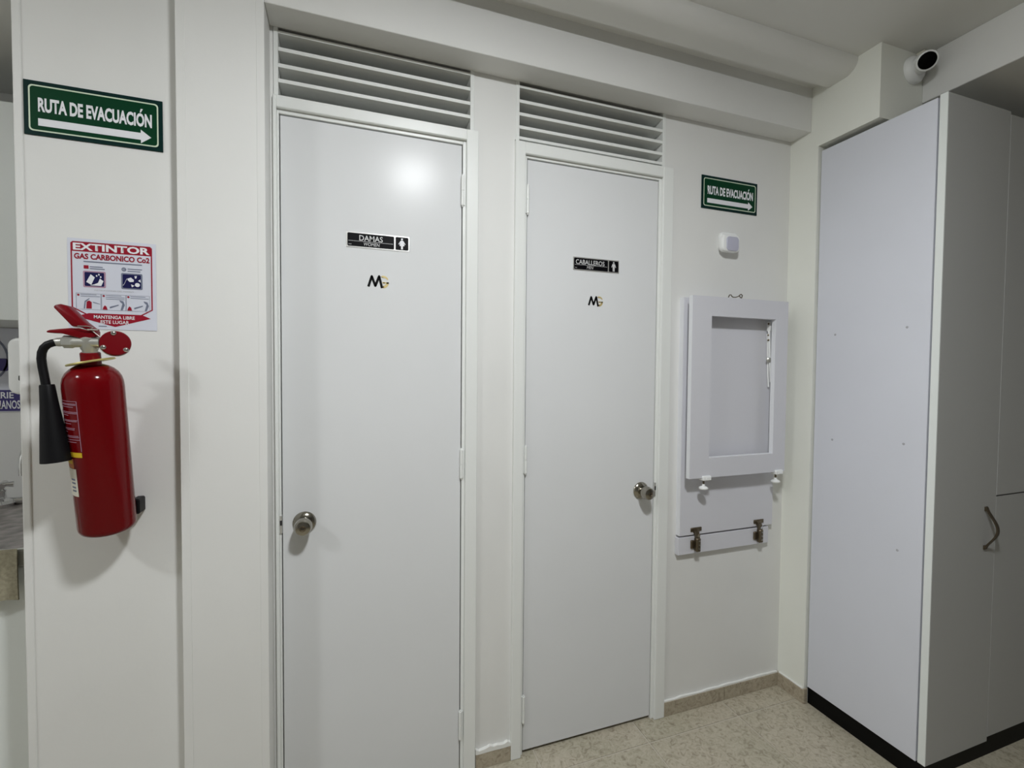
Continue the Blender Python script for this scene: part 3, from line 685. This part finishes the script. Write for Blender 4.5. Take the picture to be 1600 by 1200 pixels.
# hand-washing sign on the back wall
hs = thing('handwash_sign', (-1.08, .66, 1.150), 'white and purple hand washing sign on the kitchenette wall', 'sign')
obj('sign_panel', B().box(-1.26, -.893, .656, .6595, 1.150, 1.440), 'paper', hs)
obj('text_band', B().box(-1.26, -.893, .6545, .657, 1.153, 1.226), 'purple', hs)
text('lettering', 'MANOS', -.972, -.908, 1.160, 1.190, .6538, 'white', hs, bold=.02)
text('lettering', 'RRIE', -.976, -.925, 1.197, 1.219, .6538, 'white', hs, bold=.02)
obj('circle', B().ring(circ(-1.03, 1.335, .094, 36), circ(-1.03, 1.335, .088, 36), .6545, .657), 'slate', hs)
obj('hand_print', B().prism(rr(-1.0, -.935, 1.292, 1.335, .01), .6545, .657), 'purple', hs)
# dispenser
sd = thing('soap_dispenser', (-.572, .06, 1.240), 'white soap dispenser fixed to the end of the left wall', 'dispenser')
obj('housing', rbox(-.602, -.5405, 1.240, 1.378, .020, .018, .098, .007), 'plastic', sd, True)
obj('indicator', B().box(-.5805, -.5735, .0165, .0195, 1.274, 1.286, .001), 'dark', sd)
obj('cable', B().tube([(-.570, .06, 1.243), (-.571, .062, 1.225), (-.569, .066, 1.205)], .0022, 8), 'plastic', sd, True)
# sink and tap
sk = thing('sink_basin', (-1.02, .33, .850), 'steel sink basin let into the countertop', 'sink')
b = B(); b.lathe((-1.02, .33, .8505), (0, 0, 1), [(.0, .205), (.004, .203), (.004, .19), (-.0, .185), (.0, .0)], 40); b.move(Matrix.Translation((-1.02, .33, 0)) @ Matrix.Diagonal((1, .72, 1, 1)) @ Matrix.Translation((1.02, -.33, 0)))
obj('rim', b, 'chrome2', sk, True)
b = B(); b.lathe((-1.02, .33, .8555), (0, 0, -1), [(0, .188), (.0018, .18), (.0025, .0)], 40); b.move(Matrix.Translation((-1.02, .33, 0)) @ Matrix.Diagonal((1, .72, 1, 1)) @ Matrix.Translation((1.02, -.33, 0)))
obj('bowl', b, 'bronze', sk, True)
tp = thing('tap', (-.905, .53, .850), 'chrome tap beside the kitchenette sink', 'tap')
obj('base', B().lathe((-.905, .53, .8505), (0, 0, 1), [(0, .040), (.010, .042), (.020, .036), (.026, .020), (.045, .018), (.052, .020), (.060, .012), (.060, 0)], 32), 'chrome2', tp, True)
b = B()
for a in range(0, 360, 72):
    q = math.radians(a + 20); b.tube([(-.905, .53, .918), (-.905 + .02 * math.cos(q), .53 + .02 * math.sin(q), .920), (-.905 + .036 * math.cos(q), .53 + .036 * math.sin(q), .919)], [.008, .0075, .010], 10)
obj('cross_handle', b, 'chrome2', tp, True)
b = B(); b.tube([(-.795, .56, .850), (-.795, .56, 1.0)] + [(-.795 , .50 + .06 * math.cos(k * PI / 10), 1.0 + .06 * math.sin(k * PI / 10)) for k in range(1, 11)] + [(-.795, .44, .965)], .010, 12)
b.tube([(-.905, .53, .868), (-.87, .545, .862), (-.795, .56, .862)], .012, 12)
obj('spout', b, 'chrome2', tp, True)
# towel over the counter edge
b = B(); rows = []
path = [(.0440, .8545), (.0425, .8545), (.0415, .850), (.0405, .838), (.040, .80), (.041, .76), (.043, .722)]
for i, (y, z) in enumerate(path):
    rows.append([Vector((-.93 + .328 * k / 24, y - .003 + (.003 * math.sin(k * .9) * min(1, i / 4)) - .002 * i / 6, z - (.006 * math.sin(k * .5) if i == 6 else 0))) for k in range(25)])
for i in range(len(path) - 1, -1, -1):
    y, z = path[i]; rows.append([v + Vector((0, .004 if i > 2 else 0.001, -.003 if i <= 2 else 0)) for v in rows[i]])
b.grid_quads(rows, closed_u=False)
tag(obj('hand_towel', b, 'towel', smooth=True), 'beige towel hanging over the countertop edge', 'towel')
